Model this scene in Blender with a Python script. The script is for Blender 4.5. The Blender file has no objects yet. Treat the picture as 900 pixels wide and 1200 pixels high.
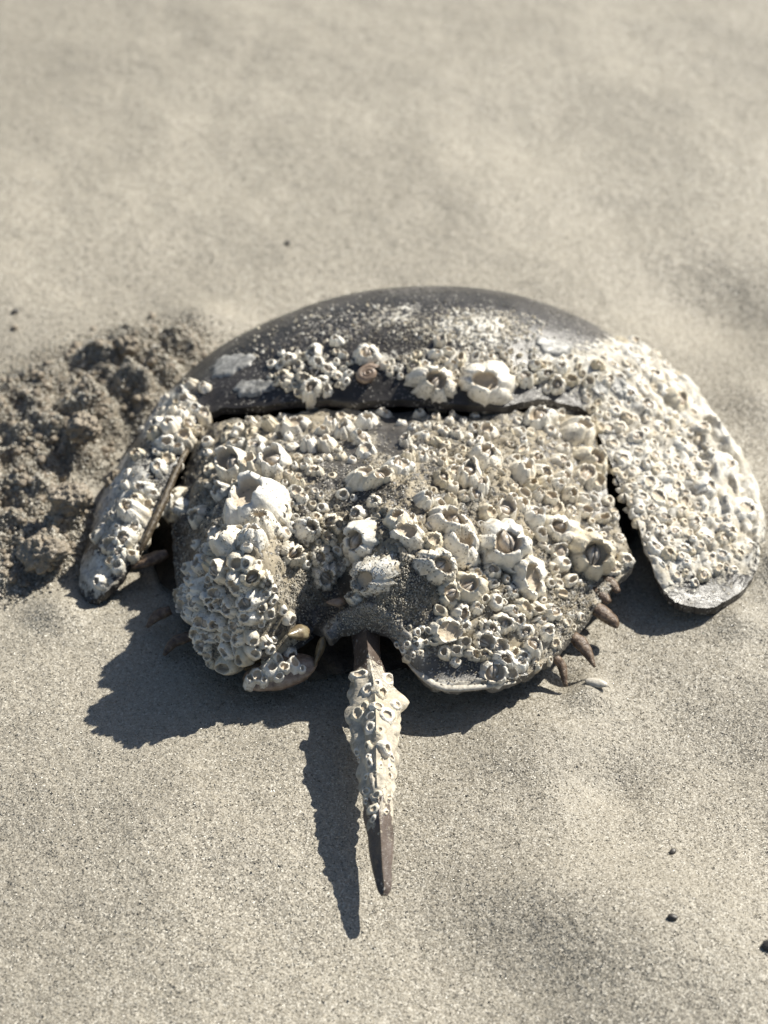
import bpy, bmesh, math, random
import numpy as np
from mathutils import Vector, Matrix
from mathutils.bvhtree import BVHTree

random.seed(7)
rng = np.random.default_rng(7)
scene = bpy.context.scene
COL = scene.collection

# ------------------------------------------------------------------ camera
PITCH = math.radians(40.0)
DIST = 0.60
TGT = Vector((0.0, 0.0, 0.02))
FPX = 2182.0                       # focal length in pixels of a 900 px wide picture
CAM = TGT + Vector((0, -DIST * math.cos(PITCH), DIST * math.sin(PITCH)))
cam_data = bpy.data.cameras.new("camera")
cam = bpy.data.objects.new("camera", cam_data)
COL.objects.link(cam)
cam.location = CAM
cam.rotation_euler = (math.pi / 2 - PITCH, 0, 0)
cam_data.sensor_fit = 'HORIZONTAL'
cam_data.sensor_width = 36.0
cam_data.lens = FPX / 900.0 * 36.0
cam_data.clip_start = 0.01
cam_data.clip_end = 500.0
cam_data.dof.use_dof = True
cam_data.dof.focus_distance = 0.537
cam_data.dof.aperture_fstop = (cam_data.lens / 1000.0) / 0.0052
scene.camera = cam

# ------------------------------------------------------------------ light
SUN_EL = math.radians(41.0)
SUN_AZ = math.radians(50.0)        # from +Y (away from the camera) towards +X (right)
world = bpy.data.worlds.new("World")
scene.world = world
world.use_nodes = True
wn = world.node_tree
wn.nodes.clear()
sky = wn.nodes.new('ShaderNodeTexSky')
sky.sky_type = 'NISHITA'
sky.sun_disc = False
sky.sun_elevation = SUN_EL
sky.sun_rotation = SUN_AZ
bg = wn.nodes.new('ShaderNodeBackground')
bg.inputs['Strength'].default_value = 0.052
wo = wn.nodes.new('ShaderNodeOutputWorld')
wn.links.new(sky.outputs[0], bg.inputs[0])
wn.links.new(bg.outputs[0], wo.inputs[0])
sun_data = bpy.data.lights.new("sun", 'SUN')
sun_data.energy = 4.6
sun_data.angle = math.radians(0.53)
sun_data.color = (1.0, 0.955, 0.855)
sun = bpy.data.objects.new("sun", sun_data)
COL.objects.link(sun)
sdir = Vector((math.sin(SUN_AZ) * math.cos(SUN_EL), math.cos(SUN_AZ) * math.cos(SUN_EL), math.sin(SUN_EL)))
sun.rotation_euler = sdir.to_track_quat('Z', 'Y').to_euler()
sun.location = sdir * 2.0
vs = scene.view_settings
vs.view_transform = 'Standard'
vs.look = 'None'
vs.exposure = 0.76
vs.gamma = 1.0
vs.use_curve_mapping = False

# ------------------------------------------------------------------ helpers
RIGHT = Vector((1, 0, 0))
UPV = Vector((0, math.sin(PITCH), math.cos(PITCH)))
FWD = Vector((0, math.cos(PITCH), -math.sin(PITCH)))
PXM = FPX / DIST                   # pixels per metre at the crab


def ray(px, py):
    return (FWD + RIGHT * ((px - 450) / FPX) + UPV * ((600 - py) / FPX)).normalized()


def P(px, py, zcm):
    """where the sight line of a measured point meets the height zcm (centimetres)"""
    d = ray(px, py)
    t = (zcm * 0.0085 - CAM.z) / d.z
    return CAM + d * t


def project(pts):
    q = np.asarray(pts, dtype=float) - np.array(CAM)
    x = q[:, 0]
    y = q @ np.array(UPV)
    z = q @ np.array(FWD)
    return 450 + FPX * x / z, 600 - FPX * y / z


def _hash(ix, iy, iz, seed):
    n = (ix * 374761393 + iy * 668265263 + iz * 2147483647 + seed * 974634777) & 0xFFFFFFFF
    n = ((n ^ (n >> 13)) * 1274126177) & 0xFFFFFFFF
    n = (n ^ (n >> 16)) & 0xFFFFFFFF
    return n / 4294967295.0


def vnoise(x, y, z=0.0, seed=0):
    x = np.asarray(x, float); y = np.asarray(y, float)
    z = np.broadcast_to(np.asarray(z, float), x.shape)
    xi = np.floor(x).astype(np.int64); yi = np.floor(y).astype(np.int64); zi = np.floor(z).astype(np.int64)
    fx = x - xi; fy = y - yi; fz = z - zi
    fx = fx * fx * (3 - 2 * fx); fy = fy * fy * (3 - 2 * fy); fz = fz * fz * (3 - 2 * fz)
    r = 0
    for dx in (0, 1):
        for dy in (0, 1):
            for dz in (0, 1):
                w = (fx if dx else 1 - fx) * (fy if dy else 1 - fy) * (fz if dz else 1 - fz)
                r = r + w * _hash(xi + dx, yi + dy, zi + dz, seed)
    return r * 2 - 1


def fbm(x, y, z=0.0, octv=4, seed=0, gain=0.5):
    r = 0; a = 1; f = 1; tot = 0
    for o in range(octv):
        r = r + a * vnoise(np.asarray(x) * f, np.asarray(y) * f, np.asarray(z) * f, seed + o * 17)
        tot += a; a *= gain; f *= 2.03
    return r / tot


def worley(x, y, seed=0):
    """domed cells: 1 at a cell's middle falling to 0 at the joints; and a random height per cell"""
    xi = np.floor(x).astype(np.int64); yi = np.floor(y).astype(np.int64)
    d1 = np.full(x.shape, 9.0); d2 = np.full(x.shape, 9.0); h1 = np.zeros(x.shape)
    for dx in (-1, 0, 1):
        for dy in (-1, 0, 1):
            cx = xi + dx; cy = yi + dy
            fx = cx + _hash(cx, cy, cx * 0, seed); fy = cy + _hash(cx, cy, cx * 0 + 1, seed)
            d = np.hypot(fx - x, fy - y); hh = _hash(cx, cy, cx * 0 + 2, seed)
            n = d < d1
            d2 = np.where(n, d1, np.minimum(d2, d)); h1 = np.where(n, hh, h1); d1 = np.where(n, d, d1)
    return np.clip((d2 - d1) * 1.6, 0, 1) ** 0.6, h1


def catmull(pts, n):
    pts = np.asarray(pts, float)
    k = len(pts)
    u = np.linspace(0, k - 1, n)
    i = np.clip(np.floor(u).astype(int), 0, k - 2)
    t = (u - i)[:, None]
    p1 = pts[i]; p2 = pts[i + 1]
    p0 = np.where((i > 0)[:, None], pts[np.maximum(i - 1, 0)], 2 * p1 - p2)
    p3 = np.where((i < k - 2)[:, None], pts[np.minimum(i + 2, k - 1)], 2 * p2 - p1)
    return 0.5 * ((2 * p1) + (-p0 + p2) * t + (2 * p0 - 5 * p1 + 4 * p2 - p3) * t ** 2 + (-p0 + 3 * p1 - 3 * p2 + p3) * t ** 3)


def rbf_fit(c, lam=2e-6):
    c = np.asarray(c, float)
    xy = c[:, :2] * 10; z = c[:, 2]
    n = len(c)
    d = np.linalg.norm(xy[:, None] - xy[None], axis=2)
    K = np.where(d > 0, d * d * np.log(d + 1e-12), 0) + np.eye(n) * lam * 1e3
    Pm = np.hstack([np.ones((n, 1)), xy])
    A = np.zeros((n + 3, n + 3))
    A[:n, :n] = K; A[:n, n:] = Pm; A[n:, :n] = Pm.T
    w = np.linalg.solve(A, np.concatenate([z, np.zeros(3)]))

    def f(x, y):
        q = np.stack([np.ravel(x), np.ravel(y)], 1) * 10
        dd = np.linalg.norm(q[:, None] - xy[None], axis=2)
        v = np.where(dd > 0, dd * dd * np.log(dd + 1e-12), 0) @ w[:n] + w[n] + q @ w[n + 1:]
        return v.reshape(np.shape(x))
    return f


def mesh_obj(name, verts, faces, mat, parent=None, smooth=True, attrs=None):
    me = bpy.data.meshes.new(name)
    me.from_pydata([tuple(v) for v in verts], [], [tuple(int(i) for i in f) for f in faces])
    if smooth:
        me.polygons.foreach_set('use_smooth', [True] * len(me.polygons))
    if attrs:
        for k, v in attrs.items():
            a = me.attributes.new(k, 'FLOAT', 'POINT')
            a.data.foreach_set('value', np.asarray(v, dtype=np.float32))
    me.update()
    o = bpy.data.objects.new(name, me)
    COL.objects.link(o)
    for m in (mat if isinstance(mat, (list, tuple)) else [mat]):
        me.materials.append(m)
    if parent:
        attach(o, parent)
    return o


def attach(o, p):
    o.parent = p
    if p.parent is None and p.type == 'EMPTY':
        o.matrix_parent_inverse = Matrix.Translation(-p.location)


def tag(o, label=None, cat=None, group=None, kind=None):
    if label: o['label'] = label
    if cat: o['category'] = cat
    if group: o['group'] = group
    if kind: o['kind'] = kind
    return o


def grid_faces(n, m, wrap=False, off=0):
    """n rows of m verts"""
    f = []
    mm = m if wrap else m - 1
    for i in range(n - 1):
        for j in range(mm):
            a = off + i * m + j; b = off + i * m + (j + 1) % m
            f.append((a, b, b + m, a + m))
    return f


# ------------------------------------------------------------------ node helpers
class NT:
    def __init__(s, name):
        s.mat = bpy.data.materials.new(name)
        s.mat.use_nodes = True
        s.t = s.mat.node_tree
        s.t.nodes.clear()
        s.out = s.n('ShaderNodeOutputMaterial')
        s.bsdf = s.n('ShaderNodeBsdfPrincipled')
        s.l(s.bsdf.outputs[0], s.out.inputs['Surface'])
        s.co = s.n('ShaderNodeTexCoord').outputs['Object']

    def n(s, typ, **kw):
        nd = s.t.nodes.new(typ)
        for k, v in kw.items():
            setattr(nd, k, v)
        return nd

    def l(s, a, b):
        s.t.links.new(a, b)

    def setin(s, sock, v):
        if hasattr(v, 'is_linked') or isinstance(v, bpy.types.NodeSocket):
            s.l(v, sock)
        else:
            sock.default_value = v

    def noise(s, scale, detail=3, rough=0.55, co=None, out='Fac'):
        nd = s.n('ShaderNodeTexNoise')
        s.l(co or s.co, nd.inputs['Vector'])
        nd.inputs['Scale'].default_value = scale
        nd.inputs['Detail'].default_value = detail
        nd.inputs['Roughness'].default_value = rough
        return nd.outputs[out]

    def voro(s, scale, out='Color', feature='F1', co=None):
        nd = s.n('ShaderNodeTexVoronoi', feature=feature)
        s.l(co or s.co, nd.inputs['Vector'])
        nd.inputs['Scale'].default_value = scale
        return nd.outputs[out]

    def ramp(s, fac, stops, interp='LINEAR'):
        nd = s.n('ShaderNodeValToRGB')
        cr = nd.color_ramp
        cr.interpolation = interp
        while len(cr.elements) < len(stops):
            cr.elements.new(0.5)
        for e, (p, c) in zip(cr.elements, stops):
            e.position = p
            e.color = (*c, 1) if len(c) == 3 else c
        s.l(fac, nd.inputs[0])
        return nd.outputs[0]

    def math(s, op, a, b=None, clamp=False):
        nd = s.n('ShaderNodeMath', operation=op, use_clamp=clamp)
        s.setin(nd.inputs[0], a)
        if b is not None:
            s.setin(nd.inputs[1], b)
        return nd.outputs[0]

    def mix(s, fac, a, b, mode='MIX'):
        nd = s.n('ShaderNodeMix', data_type='RGBA', blend_type=mode)
        s.setin(nd.inputs[0], fac)
        s.setin(nd.inputs[6], a if not isinstance(a, tuple) else (*a, 1))
        s.setin(nd.inputs[7], b if not isinstance(b, tuple) else (*b, 1))
        return nd.outputs[2]

    def sep(s, col, ch=0):
        nd = s.n('ShaderNodeSeparateColor')
        s.l(col, nd.inputs[0])
        return nd.outputs[ch]

    def attr(s, name):
        nd = s.n('ShaderNodeAttribute', attribute_name=name)
        return nd.outputs['Fac']

    def maprange(s, v, a, b, c=0.0, d=1.0):
        nd = s.n('ShaderNodeMapRange')
        s.l(v, nd.inputs[0])
        for i, q in enumerate((a, b, c, d)):
            nd.inputs[i + 1].default_value = q
        return nd.outputs[0]

    def bump(s, h, strength=0.5, dist=0.0005, normal=None):
        nd = s.n('ShaderNodeBump')
        nd.inputs['Strength'].default_value = strength
        nd.inputs['Distance'].default_value = dist
        s.l(h, nd.inputs['Height'])
        if normal: s.l(normal, nd.inputs['Normal'])
        return nd.outputs[0]

    def grain_normal(s, cells, k, base=None):
        """each sand grain tilts its own way"""
        v = s.n('ShaderNodeVectorMath', operation='SUBTRACT')
        s.l(cells, v.inputs[0]); v.inputs[1].default_value = (0.5, 0.5, 0.5)
        sc = s.n('ShaderNodeVectorMath', operation='SCALE')
        s.l(v.outputs[0], sc.inputs[0]); s.setin(sc.inputs['Scale'], k)
        ad = s.n('ShaderNodeVectorMath', operation='ADD')
        s.l(sc.outputs[0], ad.inputs[0])
        if base is None:
            base = s.n('ShaderNodeNewGeometry').outputs['Normal']
        s.l(base, ad.inputs[1])
        nm = s.n('ShaderNodeVectorMath', operation='NORMALIZE')
        s.l(ad.outputs[0], nm.inputs[0])
        return nm.outputs[0]

    def set(s, **kw):
        for k, v in kw.items():
            k = {'color': 'Base Color', 'rough': 'Roughness', 'normal': 'Normal', 'spec': 'Specular IOR Level', 'coat': 'Coat Weight'}[k]
            if isinstance(v, tuple): v = (*v, 1)
            s.setin(s.bsdf.inputs[k], v)
        return s.mat


SAND_STOPS = [(0.0, (0.11, 0.095, 0.072)), (0.16, (0.24, 0.213, 0.166)), (0.45, (0.315, 0.284, 0.228)), (0.78, (0.37, 0.338, 0.277)), (1.0, (0.60, 0.57, 0.50))]


def mat_sand(name, scale=3000, tilt=0.5):
    s = NT(name)
    cells = s.voro(scale)
    cells2 = s.voro(scale * 0.45)
    g = s.math('ADD', s.math('MULTIPLY', s.sep(cells, 0), 0.7), s.math('MULTIPLY', s.sep(cells2, 1), 0.3))
    col = s.ramp(g, SAND_STOPS)
    damp = s.noise(7, 4, 0.6)
    col = s.mix(s.maprange(damp, 0.40, 0.64, 0.0, 0.38), col, (0.16, 0.143, 0.113))
    col = s.mix(s.math('MULTIPLY', s.attr('damp'), 0.62), col, (0.225, 0.172, 0.118))
    b = s.bump(s.noise(260, 4, 0.7), 0.6, 0.0016)
    glint = s.maprange(s.sep(cells2, 2), 0.80, 0.81)
    nrm = s.grain_normal(cells, s.math('ADD', s.math('MULTIPLY', glint, 1.0), tilt), b)
    rough = s.math('SUBTRACT', s.maprange(s.sep(cells, 2), 0, 1, 0.40, 0.80), s.math('MULTIPLY', glint, 0.30))
    return s.set(color=col, rough=rough, normal=nrm, spec=0.5)


def mat_grain():
    s = NT('loose_grain')
    r = s.n('ShaderNodeNewGeometry').outputs['Random Per Island']
    return s.set(color=s.ramp(r, SAND_STOPS), rough=0.3, spec=0.6)


def mat_barnacle():
    s = NT('barnacle_shell')
    inner = s.attr('inner'); low = s.attr('low'); tone = s.attr('tone')
    rnd = s.n('ShaderNodeObjectInfo').outputs['Random']
    isl = s.math('FRACT', s.math('ADD', rnd, tone))
    wco = s.n('ShaderNodeNewGeometry').outputs['Position']
    base = s.ramp(isl, [(0, (0.64, 0.57, 0.43)), (0.2, (0.77, 0.71, 0.59)), (0.5, (0.84, 0.79, 0.69)), (0.75, (0.76, 0.74, 0.68)), (1, (0.86, 0.83, 0.75))])
    st = s.noise(190, 4, 0.65, co=wco)
    base = s.mix(s.maprange(st, 0.50, 0.74, 0, 0.6), base, (0.50, 0.42, 0.28))
    # dirt left on the lower walls
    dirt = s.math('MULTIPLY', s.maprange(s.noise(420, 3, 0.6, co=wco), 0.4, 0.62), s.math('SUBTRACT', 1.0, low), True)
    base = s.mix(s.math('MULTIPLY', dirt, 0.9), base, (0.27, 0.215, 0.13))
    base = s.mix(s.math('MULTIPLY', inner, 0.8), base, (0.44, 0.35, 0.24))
    sp = s.maprange(s.sep(s.voro(1900, co=wco), 0), 0.90, 0.92, 0, 0.7)
    sandy = s.math('MULTIPLY', sp, s.maprange(s.noise(60, 2, co=wco), 0.45, 0.6))
    base = s.mix(sandy, base, (0.20, 0.165, 0.125))
    b = s.bump(s.noise(1300, 3, 0.6, co=wco), 0.55, 0.0005)
    b = s.bump(s.noise(420, 3, 0.6, co=wco), 0.5, 0.0009, b)
    return s.set(color=base, rough=s.maprange(st, 0.3, 0.7, 0.42, 0.68), normal=b, spec=0.45)


def mat_lid():
    s = NT('barnacle_lid')
    st = s.noise(500, 3, 0.6, co=s.n('ShaderNodeNewGeometry').outputs['Position'])
    return s.set(color=s.ramp(st, [(0.3, (0.27, 0.21, 0.15)), (0.5, (0.47, 0.41, 0.34)), (0.7, (0.62, 0.58, 0.52))]), rough=0.4, normal=s.bump(st, 0.4, 0.0004))


def mat_shell(name, dark, crustcol):
    s = NT(name)
    crust = s.attr('crust')
    n1 = s.noise(520, 4, 0.7); n2 = s.noise(130, 4, 0.65)
    base = s.mix(s.maprange(s.noise(60, 4, 0.6), 0.4, 0.65), dark, tuple(min(1, c * 1.8 + 0.012) for c in dark))
    mp = s.n('ShaderNodeMapping')
    s.l(s.co, mp.inputs[0]); mp.inputs['Scale'].default_value = (0.16, 1.0, 0.5); mp.inputs['Rotation'].default_value = (0, 0, 0.25)
    scr = s.noise(620, 4, 0.7, co=mp.outputs[0])
    base = s.mix(s.maprange(scr, 0.58, 0.70, 0, 0.4), base, (0.15, 0.14, 0.125))
    m = s.math('ADD', s.math('MULTIPLY', n1, 0.68), s.math('MULTIPLY', n2, 0.32))
    m = s.math('ADD', m, s.math('MULTIPLY', s.math('SUBTRACT', crust, 0.5), 0.62))
    mask = s.maprange(m, 0.50, 0.56)
    cc = s.mix(s.maprange(s.noise(300, 4, 0.7), 0.38, 0.64), crustcol, tuple(c * 0.5 for c in crustcol))
    cc = s.mix(s.maprange(s.noise(75, 4, 0.65), 0.48, 0.66, 0, 0.75), cc, (0.40, 0.345, 0.25))
    cells = s.voro(2100)
    grain = s.ramp(s.sep(cells, 1), SAND_STOPS)
    cc = s.mix(s.maprange(s.noise(85, 3), 0.50, 0.60, 0, 0.8), cc, grain)
    # sand grains stuck singly on the wet shell
    sp = s.maprange(s.sep(cells, 0), 0.93, 0.94)
    sp = s.math('MULTIPLY', sp, s.maprange(s.noise(45, 2), 0.4, 0.6))
    col = s.mix(mask, base, cc)
    col = s.mix(s.math('MULTIPLY', sp, 0.8), col, (0.55, 0.52, 0.47))
    pale = s.math('MULTIPLY', s.attr('pale'), s.maprange(n1, 0.36, 0.54), True)
    col = s.mix(s.math('MULTIPLY', pale, 0.85), col, (0.50, 0.485, 0.45))
    h = s.math('ADD', s.math('MULTIPLY', mask, 0.5), s.math('MULTIPLY', n1, 0.6))
    h = s.math('ADD', h, s.math('MULTIPLY', sp, 0.5))
    h = s.math('ADD', h, s.math('MULTIPLY', scr, 0.5))
    b = s.bump(h, 0.65, 0.0007)
    rough = s.math('ADD', s.math('MULTIPLY', mask, 0.32), s.maprange(n2, 0.3, 0.7, 0.26, 0.52))
    return s.set(color=col, rough=rough, normal=b, spec=0.5)


def mat_simple(name, stops, scale=200, rough=0.4, bump=0.4, dist=0.0005, stretch=None):
    s = NT(name)
    co = s.co
    if stretch:
        mp = s.n('ShaderNodeMapping')
        s.l(s.co, mp.inputs[0]); mp.inputs['Scale'].default_value = stretch
        co = mp.outputs[0]
    n = s.noise(scale, 4, 0.65, co=co)
    return s.set(color=s.ramp(n, stops), rough=rough, normal=s.bump(n, bump, dist))


M_SAND = mat_sand('beach_sand')
M_GRAIN = mat_grain()
M_BARN = mat_barnacle()
M_LID = mat_lid()
M_FRONT = mat_shell('front_carapace', (0.021, 0.0185, 0.017), (0.72, 0.69, 0.62))
M_REAR = mat_shell('rear_carapace', (0.055, 0.050, 0.044), (0.33, 0.28, 0.20))
M_TAIL = mat_shell('tail_chitin', (0.070, 0.052, 0.042), (0.64, 0.57, 0.45))
M_SPINE = mat_simple('spine_chitin', [(0.3, (0.055, 0.034, 0.023)), (0.5, (0.12, 0.078, 0.05)), (0.72, (0.26, 0.19, 0.13))], 650, 0.42, 0.8, 0.0007)
M_RIM = mat_simple('rim_chitin', [(0.3, (0.035, 0.025, 0.016)), (0.5, (0.085, 0.064, 0.04)), (0.72, (0.2, 0.165, 0.11))], 420, 0.45, 0.9, 0.0009)
M_MUSSEL = mat_simple('mussel_shell', [(0.3, (0.06, 0.045, 0.03)), (0.5, (0.17, 0.13, 0.075)), (0.72, (0.30, 0.26, 0.17))], 300, 0.3)
M_SNAIL = mat_simple('snail_shell', [(0.3, (0.13, 0.09, 0.065)), (0.5, (0.26, 0.19, 0.14)), (0.72, (0.42, 0.34, 0.27))], 420, 0.4)
M_SCAR = mat_simple('barnacle_scar', [(0.3, (0.10, 0.10, 0.095)), (0.5, (0.26, 0.255, 0.24)), (0.72, (0.50, 0.49, 0.46))], 480, 0.45, 0.5, 0.0004)
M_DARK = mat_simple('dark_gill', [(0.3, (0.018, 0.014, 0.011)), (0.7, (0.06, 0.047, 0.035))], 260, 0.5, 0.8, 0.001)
M_PEB = mat_simple('dark_pebble', [(0.3, (0.025, 0.022, 0.02)), (0.7, (0.09, 0.08, 0.07))], 700, 0.45)
M_FLAKE = mat_simple('shell_flake', [(0.3, (0.33, 0.30, 0.25)), (0.7, (0.62, 0.58, 0.5))], 700, 0.45)

# ------------------------------------------------------------------ ground
HEAP = [  # px, py, height cm, radius cm : thrown-up sand at the crab's left side
    (205, 405, 1.0, 0.9), (160, 400, 1.1, 1.0), (110, 420, 1.2, 1.0), (60, 440, 1.0, 1.1), (15, 470, 1.1, 1.2),
    (150, 445, 1.7, 0.9), (100, 468, 1.7, 0.9), (50, 500, 1.5, 0.9), (15, 545, 1.6, 1.1), (185, 430, 1.5, 0.7), (85, 510, 1.3, 0.6),
    (5, 620, 1.4, 0.9), (75, 610, 1.2, 0.6), (55, 640, 1.0, 0.6), (40, 580, 0.9, 0.7), (-30, 560, 1.5, 1.6), (-60, 470, 1.2, 1.6),
    (5, 670, 0.6, 0.5), (90, 590, 0.9, 0.5)]
DIPS = [  # soft hollows (negative) and swells of the beach
    (790, 335, -0.28, 2.0), (860, 365, -0.35, 1.8), (720, 240, -0.25, 2.2), (650, 150, -0.2, 3), (912, 655, 0.22, 0.7), (925, 600, 0.25, 0.8), (870, 722, 0.12, 0.5),
    (700, 1060, 0.35, 2.2), (820, 1110, 0.3, 2.6), (760, 1000, -0.22, 1.8), (715, 910, -0.2, 0.8), (560, 1110, -0.15, 2.6),
    (850, 880, -0.18, 1.5), (640, 870, 0.12, 1.3), (150, 980, 0.15, 3), (690, 806, 0.22, 0.5), (665, 790, -0.15, 0.4), (885, 470, 0.25, 1.0), (70, 715, 0.2, 0.6), (240, 375, 0.3, 0.8), (120, 560, -0.35, 0.8), (150, 512, -0.35, 0.7)]


def ground_z(x, y, damp_only=False):
    z = 0.0024 * fbm(x * 12, y * 12, 0, 3, 3) + 0.0009 * fbm(x * 50, y * 50, 0, 3, 9)
    for px, py, h, r in DIPS:
        c = P(px, py, 0.2)
        z = z + 0.018 * h * np.exp(-((x - c.x) ** 2 + (y - c.y) ** 2) / (2 * (r * 0.01) ** 2))
    m = np.zeros_like(x)
    for px, py, h, r in HEAP:
        c = P(px, py, h * 0.6)
        q = np.exp(-(((x - c.x) ** 2 + (y - c.y) ** 2) / (1.25 * (r * 0.01)) ** 2) ** 1.15)
        if damp_only: m = np.maximum(m, q); continue
        m = np.maximum(m, q * h * 0.0078) + 0.05 * q * h * 0.01
    if damp_only: return np.clip(m * 1.6, 0, 1)
    on = np.clip((m - 0.0008) / 0.006, 0, 1)
    rough = (1 - np.abs(fbm(x * 110, y * 110, 0, 2, 31))) ** 2 - 0.55
    z = z + m * (0.75 + 0.5 * vnoise(x * 130, y * 130, 0, 5)) + on * (0.0026 * rough + 0.0034 * fbm(x * 230, y * 230, 0, 5, 21, 0.66) + 0.0016 * np.abs(fbm(x * 750, y * 750, 0, 2, 77)))
    return z


def axis(lo, hi, step, far):
    a = list(np.arange(lo, hi, step))
    s = step; v = a[-1]
    while v < far:
        s *= 1.35; v += s; a.append(v)
    s = step; v = a[0]; b = []
    while v > -far:
        s *= 1.35; v -= s; b.append(v)
    return np.array(b[::-1] + a)


hx0 = P(0, 560, 0).x - 0.012
gx = np.concatenate([axis(hx0, -0.048, 0.0006, 60.0)])
gx = np.concatenate([gx[gx < -0.048], axis(-0.048, 0.16, 0.0016, 60.0)[axis(-0.048, 0.16, 0.0016, 60.0) >= -0.048]])
hy0, hy1 = P(0, 705, 0).y, P(0, 375, 0).y
ylo, yhi = P(450, 1210, 0).y - 0.02, P(450, -20, 0).y + 0.05
ay = axis(ylo, hy0, 0.0016, 60.0)
ay = ay[ay < hy0]
ay2 = np.arange(hy0, hy1, 0.0006)
ay3 = axis(hy1, yhi, 0.0022, 60.0)
ay3 = ay3[ay3 >= hy1]
gy = np.concatenate([ay, ay2, ay3])
X, Y = np.meshgrid(gx, gy)
Z = ground_z(X, Y)
Z = np.where((np.abs(X) > 0.6) | (np.abs(Y) > 1.0), 0.0, Z)
ground = mesh_obj('sand_ground', np.stack([X.ravel(), Y.ravel(), Z.ravel()], 1), grid_faces(len(gy), len(gx)), M_SAND, None, True, {'damp': ground_z(X, Y, True).ravel()})
tag(ground, 'pale grey beige beach sand with a rough heap thrown up', kind='structure')

# ------------------------------------------------------------------ the crab : two shells
crab = bpy.data.objects.new('horseshoe_crab', None)
COL.objects.link(crab)
crab.location = (0.0, 0.03, 0.0)
tag(crab, 'dead horseshoe crab crusted with white barnacles lying on the sand', 'horseshoe crab')

IN = [(104, 703, .35), (118, 698, .55), (140, 680, .9), (165, 640, 1.4), (190, 590, 1.9), (215, 540, 2.5), (235, 500, 2.9), (258, 480, 3.3), (330, 474, 3.8),
      (400, 471, 4.1), (470, 469, 4.3), (540, 477, 4.3), (600, 475, 4.0), (655, 472, 3.4), (692, 487, 2.9), (710, 530, 2.5), (732, 585, 2.1),
      (755, 640, 1.6), (772, 683, 1.2), (786, 700, 1.0), (800, 709, .85), (816, 713, .65)]
OUT = [(100, 702, .3), (94, 690, .3), (96, 660, .3), (108, 615, .35), (130, 565, .4), (160, 515, .5), (190, 468, .5), (228, 430, .4), (300, 388, .3),
       (390, 360, .2), (480, 350, .2), (570, 350, .2), (660, 368, .2), (750, 412, .3), (815, 462, .3), (857, 515, .3), (884, 565, .3),
       (897, 620, .3), (890, 660, .35), (874, 687, .4), (852, 703, .5), (830, 712, .55)]
MID = [(400, 349, 4.4), (500, 338, 4.7), (570, 341, 4.6), (630, 356, 4.2), (350, 366, 4.0), (300, 386, 3.4), (260, 405, 2.9), (685, 377, 3.4),
       (728, 402, 2.7), (400, 410, 5.0), (500, 400, 5.3), (600, 405, 5.0), (400, 440, 4.8), (500, 440, 4.9), (600, 440, 4.6), (300, 430, 4.0), (690, 430, 3.8),
       (750, 500, 2.3), (790, 560, 1.75), (820, 620, 1.3), (825, 675, .95), (850, 560, .95), (866, 610, .8), (810, 500, 1.4), (230, 445, 3.0),
       (168, 548, 2.8), (198, 494, 3.4), (135, 620, 2.0), (115, 670, 1.2)]
toP = lambda L: np.array([tuple(P(*q)) for q in L])
Pi, Po = toP(IN), toP(OUT)
f_front = rbf_fit(np.vstack([Pi, Po, toP(MID)]), 3e-6)
NT_, NS = 300, 84
ci, co_ = catmull(Pi, NT_), catmull(Po, NT_)
ci[:, :2] += 0.0013 * np.stack([fbm(np.arange(NT_) * 0.16, np.zeros(NT_), 0, 4, 71), fbm(np.arange(NT_) * 0.16, np.ones(NT_) * 9, 0, 4, 73)], 1)
co_[:, :2] += 0.0008 * np.stack([fbm(np.arange(NT_) * 0.2, np.zeros(NT_), 0, 3, 75), fbm(np.arange(NT_) * 0.2, np.ones(NT_) * 9, 0, 3, 76)], 1)
sv = np.linspace(0, 1, NS)
FX = ci[:, None, 0] * (1 - sv) + co_[:, None, 0] * sv
FY = ci[:, None, 1] * (1 - sv) + co_[:, None, 1] * sv
# scalloped edges
FZ = f_front(FX, FY)
FZ = np.maximum(FZ, 0.002)


def region(px, py, blobs):
    v = np.zeros_like(px)
    for x, y, rx, ry, a in blobs:
        v = np.maximum(v, a * np.exp(-(((px - x) / rx) ** 2 + ((py - y) / ry) ** 2)))
    return v


pts = np.stack([FX.ravel(), FY.ravel(), FZ.ravel()], 1)
ppx, ppy = project(pts)
crF = region(ppx, ppy, [(560, 385, 100, 30, .72), (470, 372, 90, 26, .58), (400, 375, 80, 25, .42), (540, 420, 120, 25, .6), (380, 385, 50, 18, .45), (330, 395, 25, 14, .45), (450, 425, 40, 25, .6),
                        (735, 450, 70, 70, 1.1), (790, 500, 90, 90, 1.15), (830, 590, 90, 110, 1.2), (770, 620, 60, 90, 1.1), (660, 430, 60, 36, .82), (360, 430, 60, 30, .5),
                        (140, 590, 60, 80, .95), (195, 490, 50, 50, .9), (112, 670, 40, 40, .8), (690, 362, 25, 12, .9), (715, 380, 20, 12, .9)])
crF = np.where((ppx > 815) & (ppy > 676), crF * 0.8, crF).reshape(FX.shape)
relief = np.clip(crF - 0.45, 0, 1)
ridge = 0.0016 * np.clip(np.sin(sv * 17)[None, :], 0, 1) * np.clip((ppx.reshape(FX.shape) - 700) / 60, 0, 1) * np.clip((sv - 0.45) * 4, 0, 1)[None, :]
tq = np.broadcast_to(np.linspace(0, 1, NT_)[:, None], FX.shape); sq = np.broadcast_to(sv[None, :], FX.shape)
wa, wb = worley(tq * 58 + 0.6 * fbm(FX * 90, FY * 90, 0, 2, 3), sq * 9, 5)
wc, wd = worley(FX * 240, FY * 240, 9)
lumpy = 0.0022 * wa * (0.4 + wb) * np.clip((ppx.reshape(FX.shape) - 700) / 50, 0, 1) + 0.0013 * wc * (0.3 + wd)
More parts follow.
